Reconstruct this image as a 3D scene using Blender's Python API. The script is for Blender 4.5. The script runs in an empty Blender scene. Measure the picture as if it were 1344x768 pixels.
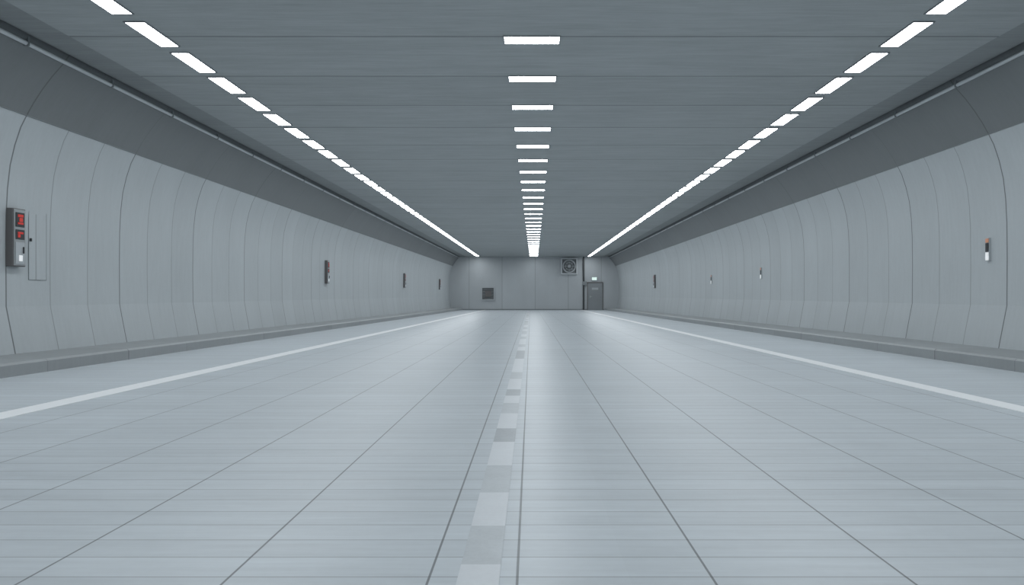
import bpy, bmesh, math, random
from mathutils import Vector, Matrix
random.seed(4)
S = bpy.context.scene
try:
    S.view_settings.view_transform = 'Standard'
except Exception: pass
Y0, Y1 = -14.0, 64.3
CZ = 4.57
GR = 0.43/64.3
def fz(y): return -GR*y
CURB = 0.18

# ---------------- node helpers ----------------
class N:
    def __init__(s, name):
        s.mat = bpy.data.materials.new(name); s.mat.use_nodes = True
        s.nt = s.mat.node_tree; s.b = s.nt.nodes["Principled BSDF"]
        s.tc = s.nt.nodes.new("ShaderNodeTexCoord")
        s.sep = s.nt.nodes.new("ShaderNodeSeparateXYZ")
        s.nt.links.new(s.tc.outputs["Object"], s.sep.inputs[0])
        s.x, s.y, s.z = s.sep.outputs
    def put(s, sock, v):
        if isinstance(v, bpy.types.NodeSocket): s.nt.links.new(v, sock)
        else: sock.default_value = v
    def m(s, op, a, b=0.0, c=0.0, clamp=False):
        n = s.nt.nodes.new("ShaderNodeMath"); n.operation = op; n.use_clamp = clamp
        s.put(n.inputs[0], a); s.put(n.inputs[1], b); s.put(n.inputs[2], c)
        return n.outputs[0]
    def line(s, c, sp, off, w, soft=1.6):
        d = s.m('PINGPONG', s.m('SUBTRACT', c, off), sp/2)
        n = s.nt.nodes.new("ShaderNodeMapRange"); n.interpolation_type='SMOOTHSTEP'
        s.put(n.inputs[0], d); n.inputs[1].default_value=w/2; n.inputs[2].default_value=w/2*soft
        n.inputs[3].default_value=1; n.inputs[4].default_value=0
        return n.outputs[0]
    def noise(s, scale3, detail=4, rough=.55, scale=1.0):
        mp = s.nt.nodes.new("ShaderNodeMapping"); mp.inputs["Scale"].default_value = scale3
        s.nt.links.new(s.tc.outputs["Object"], mp.inputs[0])
        n = s.nt.nodes.new("ShaderNodeTexNoise"); n.inputs["Scale"].default_value=scale
        n.inputs["Detail"].default_value=detail; n.inputs["Roughness"].default_value=rough
        s.nt.links.new(mp.outputs[0], n.inputs["Vector"])
        return n.outputs[0]
    def cell(s, c, sp, off, seed=0.0):
        f = s.m('FLOOR', s.m('DIVIDE', s.m('SUBTRACT', c, off), sp))
        n = s.nt.nodes.new("ShaderNodeTexWhiteNoise"); n.noise_dimensions='1D'
        s.put(n.inputs["W"], s.m('ADD', f, seed)); return n.outputs["Value"]
    def scalecol(s, col, fac):
        n = s.nt.nodes.new("ShaderNodeVectorMath"); n.operation='SCALE'
        if isinstance(col, bpy.types.NodeSocket): s.nt.links.new(col, n.inputs[0])
        else: n.inputs[0].default_value = col[:3]
        s.put(n.inputs[3], fac); return n.outputs[0]
    def vary(s, base, terms):
        f = base
        for t, amt in terms:
            f = s.m('ADD', f, s.m('MULTIPLY', s.m('SUBTRACT', t, 0.5), amt))
        return f
    def bump(s, h, dist=0.004, strength=0.5):
        n = s.nt.nodes.new("ShaderNodeBump"); n.inputs["Strength"].default_value=strength
        n.inputs["Distance"].default_value=dist
        s.nt.links.new(h, n.inputs["Height"]); s.nt.links.new(n.outputs[0], s.b.inputs["Normal"])

def simple(name, col, rough=.5, metal=0, em=None, es=0, nz=0.1):
    m = N(name)
    f = m.vary(1.0, [(m.noise((1,1,1), 3, .6, 9.0), nz)])
    m.nt.links.new(m.scalecol(col, f), m.b.inputs["Base Color"])
    m.b.inputs["Roughness"].default_value=rough; m.b.inputs["Metallic"].default_value=metal
    if em:
        m.b.inputs["Emission Color"].default_value=(*em,1); m.b.inputs["Emission Strength"].default_value=es
    return m.mat

# floor
SK = 0.005
def floor_mat():
    m = N("floor_concrete_slabs")
    xs = m.m('ADD', m.x, m.m('MULTIPLY', m.y, SK))
    L = m.line(xs, 0.72, -0.365, 0.007); R = m.line(xs, 0.70, -0.048, 0.007)
    isL = m.m('LESS_THAN', xs, -0.2)
    lon = m.m('ADD', m.m('MULTIPLY', L, isL), m.m('MULTIPLY', R, m.m('SUBTRACT', 1.0, isL)))
    inner = m.m('LESS_THAN', m.m('ABSOLUTE', xs), 4.3)
    lon = m.m('MULTIPLY', lon, inner)
    tr = m.line(m.y, 0.19, 0.0, 0.006)
    c1 = m.cell(m.y, 0.19, 0.0); colcell = m.cell(xs, 0.72, -0.365, 50)
    n1 = m.noise((0.5,4,1), 5, .6, 1.3); n2 = m.noise((2.5,30,1), 4, .6, 1.0); n3 = m.noise((1,1,1), 4, .6, 18)
    n4 = m.noise((1,1,1), 3, .6, .9); n5 = m.noise((.8,12,1), 5, .65, 1.0)
    trw = m.m('MULTIPLY', tr, m.m('MULTIPLY', n1, 2.0, clamp=True))
    f = m.vary(1.0, [(c1,.08),(n1,.18),(n2,.20),(n3,.08),(colcell,.03),(n4,.12),(n5,.30)])
    f = m.m('MULTIPLY', f, m.m('SUBTRACT', 1.0, m.m('MULTIPLY', lon, .64)))
    f = m.m('MULTIPLY', f, m.m('SUBTRACT', 1.0, m.m('MULTIPLY', trw, .38)))
    m.nt.links.new(m.scalecol((.560,.605,.640), f), m.b.inputs["Base Color"])
    m.put(m.b.inputs["Roughness"], m.vary(.37, [(n1,.16),(n2,.14)]))
    m.b.inputs["Specular IOR Level"].default_value=.5
    h = m.m('SUBTRACT', m.m('MULTIPLY', n2, .12), m.m('ADD', lon, m.m('MULTIPLY', tr, .4)))
    m.bump(h, .002, .3)
    return m.mat
def wall_mat(name, col, sp, off, joint, rng, major):
    m = N(name)
    j = m.line(m.y, sp, off, 0.014); jm = m.line(m.y, sp*3, off+major*sp, 0.020)
    c = m.cell(m.y, sp, off, 7)
    n1 = m.noise((1,1,.35), 4, .6, 1.1); n2 = m.noise((1,6,.6), 5, .65, 3); n3 = m.noise((1,1,1),3,.6,22)
    f = m.vary(1.0, [(c,rng),(n1,.16),(n2,.14),(n3,.06)])
    f = m.m('MULTIPLY', f, m.m('SUBTRACT', 1.0, m.m('MULTIPLY', j, joint*.8)))
    f = m.m('MULTIPLY', f, m.m('SUBTRACT', 1.0, m.m('MULTIPLY', jm, joint)))
    m.nt.links.new(m.scalecol(col, f), m.b.inputs["Base Color"])
    m.b.inputs["Roughness"].default_value=.5
    m.bump(m.m('SUBTRACT', m.m('MULTIPLY', n2,.15), m.m('MAXIMUM', j, jm)), .003, .3)
    return m.mat
def ceil_mat(name, col, joints=True):
    m = N(name)
    n1 = m.noise((.35,5,1), 6, .7, 1.6); n2 = m.noise((1.2,26,1), 4, .7, 1.4); n3 = m.noise((1,1,1), 4, .6, .8)
    SP = 900*3.57*.000535; OF = 900*3.57/339
    c = m.cell(m.y, SP, OF, 3)
    f = m.vary(1.0, [(n1,.44),(n2,.50),(n3,.18),(c,.07)])
    if joints:
        j = m.line(m.y, SP, OF, .022)
        f = m.m('MULTIPLY', f, m.m('SUBTRACT', 1.0, m.m('MULTIPLY', j, .62)))
    m.nt.links.new(m.scalecol(col, f), m.b.inputs["Base Color"])
    m.b.inputs["Roughness"].default_value=.6
    return m.mat
def endwall_mat():
    m = N("end_wall_panels")
    j = m.line(m.x, 3.1, -3.0, .04)
    c = m.cell(m.x, 3.1, -3.0, 2); n1 = m.noise((1,1,.5),4,.6,.8)
    f = m.vary(1.0, [(c,.04),(n1,.2)])
    f = m.m('MULTIPLY', f, m.m('SUBTRACT', 1.0, m.m('MULTIPLY', j, .3)))
    m.nt.links.new(m.scalecol((.47,.50,.52), f), m.b.inputs["Base Color"])
    m.b.inputs["Roughness"].default_value=.55
    return m.mat
def paint_mat(name, col, wear=.25):
    m = N(name)
    n1 = m.noise((1,1,1),5,.7,6); n2=m.noise((1,1,1),4,.7,40)
    m.nt.links.new(m.scalecol(col, m.vary(1.0,[(n1,wear),(n2,wear)])), m.b.inputs["Base Color"])
    m.b.inputs["Roughness"].default_value=.4
    return m.mat

M_floor = floor_mat()
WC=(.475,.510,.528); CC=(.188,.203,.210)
M_wl = wall_mat("wall_panel_left", WC, .94, 10.3, .46, .05, 0)
M_wr = wall_mat("wall_panel_right", WC, .96, 11.5, .46, .05, 0)
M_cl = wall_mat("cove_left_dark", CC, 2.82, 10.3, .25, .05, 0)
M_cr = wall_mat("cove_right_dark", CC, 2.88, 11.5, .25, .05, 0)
M_ceil = ceil_mat("ceiling_panels", (.392,.420,.427))
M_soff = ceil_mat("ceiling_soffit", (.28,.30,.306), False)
M_end = endwall_mat()
M_curb = wall_mat("curb_concrete", (.32,.34,.35), 1.9, 0, .25, .08, 0)
M_white = paint_mat("road_paint_white", (.93,.945,.955), .04)
M_blkL = paint_mat("stud_light", (.68,.71,.74), .12)
M_blkD = paint_mat("stud_grey", (.43,.46,.485), .3)
M_blkM = paint_mat("stud_mid", (.53,.565,.59), .25)
M_emit = simple("lamp_diffuser", (.9,.9,.9), .4, 0, (.925,.97,1.0), 21.5)
M_house = simple("lamp_housing", (.30,.32,.33), .4, .3)
M_metal = simple("brushed_steel", (.42,.44,.45), .35, .7)
M_dark = simple("dark_metal", (.05,.055,.06), .5, .3)
M_mid = simple("grey_paint", (.22,.24,.25), .5)
M_cab = simple("cabinet_grey_paint", (.14,.135,.135), .5)
M_light = simple("light_grey_paint", (.46,.49,.51), .45)
M_red = simple("red_display", (.35,.02,.02), .3, 0, (1,.08,.05), .22)
M_org = simple("orange_reflector", (.8,.36,.22), .4, 0)
M_wh = simple("white_plastic", (.85,.87,.88), .4, 0, (1,1,1), .3)
M_pipe = simple("galvanised_pipe", (.62,.65,.67), .4, .1)
M_sign = simple("exit_sign_light", (.7,.9,.8), .4, 0, (.85,1,.95), .5)

# ---------------- mesh helpers ----------------
def obj(name, verts, faces, mats, fm=None, parent=None, smooth=False):
    me = bpy.data.meshes.new(name); me.from_pydata(verts, [], faces); me.update()
    for m in mats: me.materials.append(m)
    if fm:
        for p, i in zip(me.polygons, fm): p.material_index = i
    if smooth:
        for p in me.polygons: p.use_smooth = True
    o = bpy.data.objects.new(name, me); S.collection.objects.link(o)
    if parent: o.parent = parent
    return o
class MB:
    def __init__(s): s.v=[]; s.f=[]; s.m=[]
    def box(s, a, b, mi=0, omit=()):
        x0,y0,z0=a; x1,y1,z1=b; n=len(s.v)
        s.v += [(x0,y0,z0),(x1,y0,z0),(x1,y1,z0),(x0,y1,z0),(x0,y0,z1),(x1,y0,z1),(x1,y1,z1),(x0,y1,z1)]
        for k,q in enumerate([(0,3,2,1),(4,5,6,7),(0,1,5,4),(1,2,6,5),(2,3,7,6),(3,0,4,7)]):
            if k in omit: continue
            s.f.append(tuple(n+i for i in q)); s.m.append(mi)
    def quad(s, p, mi=0):
        n=len(s.v); s.v+=list(p); s.f.append((n,n+1,n+2,n+3)); s.m.append(mi)
    def disc_y(s, c, r, y0, y1, mi, seg=28, rin=0):
        n=len(s.v)
        for yy in (y0,y1):
            for i in range(seg):
                a=2*math.pi*i/seg; s.v.append((c[0]+r*math.cos(a), yy, c[1]+r*math.sin(a)))
        if rin:
            for yy in (y0,y1):
                for i in range(seg):
                    a=2*math.pi*i/seg; s.v.append((c[0]+rin*math.cos(a), yy, c[1]+rin*math.sin(a)))
        for i in range(seg):
            j=(i+1)%seg
            s.f.append((n+i,n+j,n+seg+j,n+seg+i)); s.m.append(mi)
            if rin:
                s.f.append((n+i,n+j,n+2*seg+j,n+2*seg+i)); s.m.append(mi)
                s.f.append((n+2*seg+i,n+2*seg+j,n+3*seg+j,n+3*seg+i)); s.m.append(mi)
                s.f.append((n+seg+i,n+seg+j,n+3*seg+j,n+3*seg+i)); s.m.append(mi)
        if not rin:
            s.f.append(tuple(n+i for i in range(seg))); s.m.append(mi)
            s.f.append(tuple(n+seg+i for i in range(seg))); s.m.append(mi)
    def make(s, name, mats, parent=None, bevel=0, recalc=True):
        o = obj(name, s.v, s.f, mats, s.m, parent)
        if recalc:
            bm = bmesh.new(); bm.from_mesh(o.data); bmesh.ops.recalc_face_normals(bm, faces=bm.faces); bm.to_mesh(o.data); bm.free()
        if bevel:
            b=o.modifiers.new("bevel","BEVEL"); b.width=bevel; b.segments=2; b.limit_method='ANGLE'
        return o
def empty(name, loc=(0,0,0)):
    e = bpy.data.objects.new(name, None); S.collection.objects.link(e); e.location=loc; return e

# ---------------- shell ----------------
fl = obj("floor", [(-8.3,Y0,fz(Y0)),(8.3,Y0,fz(Y0)),(8.3,Y1+.3,fz(Y1+.3)),(-8.3,Y1+.3,fz(Y1+.3)),
                   (-8.3,Y0,fz(Y0)-.2),(8.3,Y0,fz(Y0)-.2),(8.3,Y1+.3,fz(Y1+.3)-.2),(-8.3,Y1+.3,fz(Y1+.3)-.2)],
         [(0,1,2,3),(7,6,5,4),(0,4,5,1),(1,5,6,2),(2,6,7,3),(3,7,4,0)], [M_floor])
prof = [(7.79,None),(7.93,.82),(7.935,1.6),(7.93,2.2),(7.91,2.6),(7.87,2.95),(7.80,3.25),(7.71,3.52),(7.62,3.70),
        (7.52,3.88),(7.39,4.08),(7.24,4.28),(7.08,4.46),(6.98,4.60)]
def wall(name, s, mats):
    ys = [Y0,0,10,20,30,40,50,Y1+.2]
    v=[];fc=[];fm=[]
    for y in ys:
        for (X,z) in prof: v.append((s*X, y, (fz(y)+CURB-.01) if z is None else z))
        v.append((s*8.25,y,4.75)); v.append((s*8.25,y,fz(y)-.1)); v.append((s*7.79,y,fz(y)-.1))
    P=len(prof)+3
    for i in range(len(ys)-1):
        for k in range(P):
            k2=(k+1)%P
            q=(i*P+k,i*P+k2,(i+1)*P+k2,(i+1)*P+k)
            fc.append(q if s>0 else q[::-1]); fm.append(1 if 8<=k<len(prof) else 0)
    o=obj(name,v,fc,mats,fm)
    for p in o.data.polygons:
        if 1<= (p.index%P) <=len(prof)-2: p.use_smooth=True
    return o
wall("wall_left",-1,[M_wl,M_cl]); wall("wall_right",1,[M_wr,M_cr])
for k,s in ((1,-1),(2,1)):
    t=MB(); t.box((s*7.62-.012 if s>0 else -7.63, Y0, 3.688),(7.63 if s>0 else -7.62+.012, Y1, 3.70)); t.make("trim_%d"%k,[M_mid])
def curb(s, X):
    v=[];fc=[]; ys=[Y0,20,40,Y1]
    pr=[(X,-.05),(X,.15),(X+.03,CURB),(7.80,CURB),(7.80,-.05)]
    for y in ys:
        for (a,b) in pr: v.append((s*a,y,fz(y)+b))
    for i in range(3):
        for k in range(5):
            k2=(k+1)%5; q=(i*5+k,i*5+k2,i*5+5+k2,i*5+5+k); fc.append(q)
    fc += [tuple(range(5)), tuple(range(15,20))]
    o=obj("curb",v,fc,[M_curb])
    bm=bmesh.new(); bm.from_mesh(o.data); bmesh.ops.recalc_face_normals(bm,faces=bm.faces); bm.to_mesh(o.data); bm.free()
curb(-1,6.74); curb(1,6.66)
c=MB(); c.box((-6.42,Y0,CZ),(6.42,Y1+.2,CZ+.25),0)
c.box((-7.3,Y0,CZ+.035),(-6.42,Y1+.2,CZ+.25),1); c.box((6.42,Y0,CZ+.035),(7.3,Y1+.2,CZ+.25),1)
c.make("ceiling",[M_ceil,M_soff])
w=MB(); w.box((-8.2,Y1,-.7),(8.2,Y1+.25,4.8),0); w.make("wall_front",[M_end])
w=MB(); w.box((-8.2,Y0-.25,-.3),(8.2,Y0,4.8),0); w.make("wall_back",[M_end])
w=MB(); w.box((-6.7,Y1-.04,fz(Y1)-.02),(6.6,Y1+.01,fz(Y1)+.10),0); w.make("baseboard_front",[M_mid])
def EX(px): return (px-701)/14.0
def EZ(py): return 1+(387-py)/14.0

# ---------------- lamps ----------------
def lamps(name, cx, wid, length, sp, first):
    m=MB(); y=first
    while y-sp > Y0+1: y-=sp
    while y+length/2 < Y1-.1:
        a,b=y-length/2,y+length/2; e=.02; z0=CZ-.014; z1=CZ+.01
        x0,x1=cx-wid/2,cx+wid/2
        m.box((x0-e,a-e,z0),(x0,b+e,z1),0); m.box((x1,a-e,z0),(x1+e,b+e,z1),0)
        m.box((x0,a-e,z0),(x1,a,z1),0); m.box((x0,b,z0),(x1,b+e,z1),0)
        z=CZ-.010
        m.quad([(x0,a,z),(x0,b,z),(x1,b,z),(x1,a,z)],1)
        y+=sp
    return m.make(name,[M_house,M_emit],recalc=False)
K=900*3.57
lamps("ceiling_light_row",-5.22,.25,K*.000268,K*.000355,K*.002924)
lamps("ceiling_light_row",5.09,.25,K*.000268,K*.000355,K*.002924)
lamps("ceiling_light_row",-.03,.76,K*.000080,K*.000535,K*.002985)

# ---------------- pipes ----------------
def tube(name, s):
    m=MB(); r=.030; X=s*7.03; Z=CZ-.085; seg=10
    for y in (Y0,Y1):
        for i in range(seg):
            a=2*math.pi*i/seg; m.v.append((X+r*math.cos(a),y,Z+r*math.sin(a)))
    for i in range(seg):
        j=(i+1)%seg; m.f.append((i,j,seg+j,seg+i)); m.m.append(0)
    y=Y0+.7
    while y<Y1:
        m.box((X-.034,y-.015,Z-.036),(X+.034,y+.015,CZ+.04),1)
        y+=1.9
    return m.make(name,[M_pipe,M_mid])
tube("conduit_pipe",-1); tube("conduit_pipe",1)

# ---------------- road markings ----------------
def strip(x0,x1,y0,y1,dz=.004,sk=0):
    return ([(x0-sk*y0,y0,fz(y0)+dz),(x1-sk*y0,y0,fz(y0)+dz),(x1-sk*y1,y1,fz(y1)+dz),(x0-sk*y1,y1,fz(y1)+dz)])
def prism(m, p, mi):
    n=len(m.v); m.v+=p+[(a,b,c_-.006) for a,b,c_ in p]
    for q in [(0,1,2,3),(7,6,5,4),(0,4,5,1),(1,5,6,2),(2,6,7,3),(3,7,4,0)]:
        m.f.append(tuple(n+i for i in q)); m.m.append(mi)
m=MB(); prism(m,strip(-4.70,-4.44,Y0,Y1-.1),0); m.make("road_edge_line",[M_white])
m=MB(); prism(m,strip(4.32,4.56,Y0,Y1-.1),0); m.make("road_edge_line",[M_white])
m=MB()
segs=[(1.6,2.2,2),(2.2,2.58,0),(2.58,3.02,2),(3.02,3.54,0),(3.54,4.12,2),(4.12,4.8,0),(4.8,5.3,1),(5.3,6.0,0),(6.0,6.6,2),(6.6,7.1,0),(7.1,7.6,1),(7.6,8.6,0),(8.6,9.4,2),(9.4,10.4,0)]
y=10.4
while y<60:
    l=random.uniform(.8,2.2); segs.append((y,y+l,random.choice([0,0,2,1,2]))); y+=l
for a,b,k in segs: prism(m,strip(-.262,-.112,a,b,.003,SK),k)
m.make("road_centre_line",[M_blkL,M_blkD,M_blkM])

# ---------------- emergency cabinets ----------------
def cabinet(yc, s, rich=True):
    root=empty("emergency_call_cabinet",(s*7.93,yc,1.87))
    i=-s
    def P(name,d0,d1,y0,y1,z0,z1,mat,bev=.003):
        m=MB(); m.box((min(i*d0,i*d1),y0,z0),(max(i*d0,i*d1),y1,z1)); return m.make(name,[mat],root,bev)
    P("housing",-.01,.10,-.13,.13,-.44,.44,M_cab,.008)
    P("front_plate",.10,.108,-.115,.115,-.425,.425,M_metal)
    P("display_upper",.108,.116,-.085,.09,.16,.38,M_dark)
    P("display_lower",.108,.116,-.085,.09,-.03,.12,M_dark)
    for k,(z0,z1) in enumerate([(.31,.35),(.20,.23),(.055,.085)]):
        P("led_%d"%k,.116,.120,-.05,.06,z0,z1,M_red,0)
    P("led_block",.116,.120,-.02,.05,.24,.30,M_red,0)
    P("led_block_low",.116,.120,-.05,.0,.0,.05,M_red,0)
    P("lower_door",.108,.116,-.09,.09,-.40,-.07,M_light)
    P("lamp",.116,.124,-.03,.04,-.36,-.27,M_wh)
    P("handle",.116,.135,.05,.062,-.24,-.14,M_dark)
cabinet(10.43,-1); cabinet(26.1,-1); cabinet(41.7,-1); cabinet(57.2,-1); cabinet(44.8,1)
r=empty("access_hatch",(-7.93,10.95,1.86))
m=MB(); 
W,H,t=.19,.62,.007
m.box((-.02,-W,-H),(.004,W,H)); m.make("leaf",[M_wl],r)
m=MB()
m.box((-.02,-W-t,-H-t),(.006,-W,H+t)); m.box((-.02,W,-H-t),(.006,W+t,H+t)); m.box((-.02,-W,H),(.006,W,H+t)); m.box((-.02,-W,-H-t),(.006,W,-H)); m.make("gap_frame",[M_mid],r)
m=MB(); m.box((.004,-.18,-.02),(.03,-.155,.03)); m.make("knob",[M_dark],r,.004)
def marker(y, z):
    r=empty("reflective_delineator",(7.93,y,z))
    def P(n,y0,y1,z0,z1,d0,d1,mt):
        m=MB(); m.box((-d1,y0,z0),(-d0,y1,z1)); m.make(n,[mt],r,.002)
    P("backing_plate",-.04,.04,-.20,.20,-.02,.03,M_light)
    P("orange_band",-.035,.035,.12,.19,.03,.045,M_org)
    P("black_band",-.035,.035,-.04,.11,.03,.045,M_dark)
    P("white_band",-.035,.035,-.19,-.05,.03,.045,M_wh)
marker(11.95,1.79); marker(23.9,1.75); marker(30.6,1.68)

# ---------------- end wall equipment ----------------
yb=Y1
r=empty("ventilation_fan",(EX(747),yb,EZ(349.5)))
m=MB(); h=.76
for a,b in (((-h,-.22,-h),(-h+.1,.01,h)),((h-.1,-.22,-h),(h,.01,h)),((-h+.1,-.22,h-.1),(h-.1,.01,h)),((-h+.1,-.22,-h),(h-.1,.01,-h+.1))): m.box(a,b)
m.box((-h+.1,-.03,-h+.1),(h-.1,.01,h-.1),1)
m.make("square_housing",[simple("fan_housing_paint",(.58,.61,.63),.45),M_mid],r)
m=MB(); m.disc_y((0,0),.62,-.21,-.05,0,36,.53); m.disc_y((0,0),.36,-.205,-.19,0,36,.33); m.disc_y((0,0),.14,-.2,-.03,0,20)
for k in range(8):
    a=k*math.pi/4; d=Vector((math.cos(a),0,math.sin(a))); t=Vector((-math.sin(a),0,math.cos(a)))*.010
    p,q=d*.13,d*.56; n=len(m.v)
    for yy in (-.215,-.2):
        for u in (p-t,p+t,q+t,q-t): m.v.append((u.x,yy,u.z))
    for fq in [(0,1,2,3),(7,6,5,4),(0,4,5,1),(1,5,6,2),(2,6,7,3),(3,7,4,0)]: m.f.append(tuple(n+i for i in fq)); m.m.append(0)
m.make("guard_ring",[M_light],r)
m=MB()
for k in range(6):
    a=k*math.pi/3; n=len(m.v)
    for rr,wd_ in ((.12,.28),(.5,.30)):
        for sgn,yy in ((-1,-.07),(1,-.14)):
            aa=a+sgn*wd_; m.v.append((rr*math.cos(aa),yy,rr*math.sin(aa))); 
            m.v.append((rr*math.cos(aa),yy-.01,rr*math.sin(aa)))
    for fq in [(0,2,6,4),(1,5,7,3),(0,1,3,2),(4,6,7,5),(0,4,5,1),(2,3,7,6)]: m.f.append(tuple(n+i for i in fq)); m.m.append(0)
m.make("blades",[M_mid],r)
r=empty("louvre_vent",(EX(640.5),yb,EZ(385.5)))
m=MB(); h=.64
for a,b in (((-h,-.12,-h),(-h+.10,.01,h)),((h-.10,-.12,-h),(h,.01,h)),((-h+.10,-.12,h-.10),(h-.10,.01,h)),((-h+.10,-.12,-h),(h-.10,.01,-h+.10))): m.box(a,b)
m.make("frame",[M_light],r)
m=MB(); m.box((-h+.1,-.03,-h+.1),(h-.1,.01,h-.1))
m.make("back_plate",[M_dark],r)
m=MB()
for k in range(8):
    z=-.48+k*.137; m.quad([(-.54,-.10,z-.03),(.54,-.10,z-.03),(.54,-.04,z+.05),(-.54,-.04,z+.05)])
m.make("slats",[M_mid],r)
m=MB(); m.box((-.26,-.13,-.3),(.3,-.10,.26)); m.make("cover_plate",[M_cab],r)
zf=fz(Y1)
r=empty("door_1",(EX(781),yb,zf))
m=MB(); hw=.75; H=2.62
m.box((-hw,-.10,0),(-hw+.07,.01,H)); m.box((hw-.07,-.10,0),(hw,.01,H)); m.box((-hw+.07,-.10,H-.07),(hw-.07,.01,H)); m.make("frame",[M_cab],r)
m=MB(); m.box((-hw+.07,-.06,0.01),(hw-.07,.01,H-.07)); m.make("leaf",[simple("door_grey_paint",(.26,.28,.293),.5)],r)
m=MB(); m.box((-.5,-.1,1.15),(-.42,-.06,1.35)); m.box((-.5,-.13,1.24),(-.28,-.1,1.28)); m.make("handle",[M_metal],r)
m=MB(); m.box((-.3,-.07,1.9),(.3,-.06,2.1)); m.make("notice_plate",[M_light],r)
r=empty("emergency_exit_sign",(EX(780),yb,EZ(366)))
m=MB(); m.box((-.26,-.12,-.17),(.26,.01,.17)); m.make("case",[M_light],r,.01)
m=MB(); m.box((-.22,-.13,-.13),(.22,-.12,.13)); m.make("lit_face",[M_sign],r)
r=empty("riser_pipe",(EX(766),yb,0))
m=MB(); m.box((-.08,-.16,zf),(.04,.01,CZ)); m.make("duct",[M_dark],r)
m=MB(); m.box((.05,-.10,zf),(.10,.01,CZ)); m.make("side_rail",[M_mid],r)
r=empty("junction_box",(EX(767),yb,EZ(372)))
m=MB(); m.box((-.2,-.22,-.18),(.2,-.16,.18)); m.make("case",[M_mid],r,.01)

# ---------------- world / camera ----------------
wd=bpy.data.worlds.new("world"); S.world=wd; wd.use_nodes=True
wd.node_tree.nodes["Background"].inputs[0].default_value=(.5,.55,.6,1); wd.node_tree.nodes["Background"].inputs[1].default_value=.3
cam=bpy.data.cameras.new("camera"); co=bpy.data.objects.new("camera",cam); S.collection.objects.link(co)
co.location=(0,0,1.0); co.rotation_euler=(math.radians(90),0,0)
cam.sensor_width=36; cam.lens=900/1344*36; cam.shift_x=-(701-672)/1344; cam.shift_y=3/1344
cam.clip_end=300; cam.clip_start=.05
S.camera=co
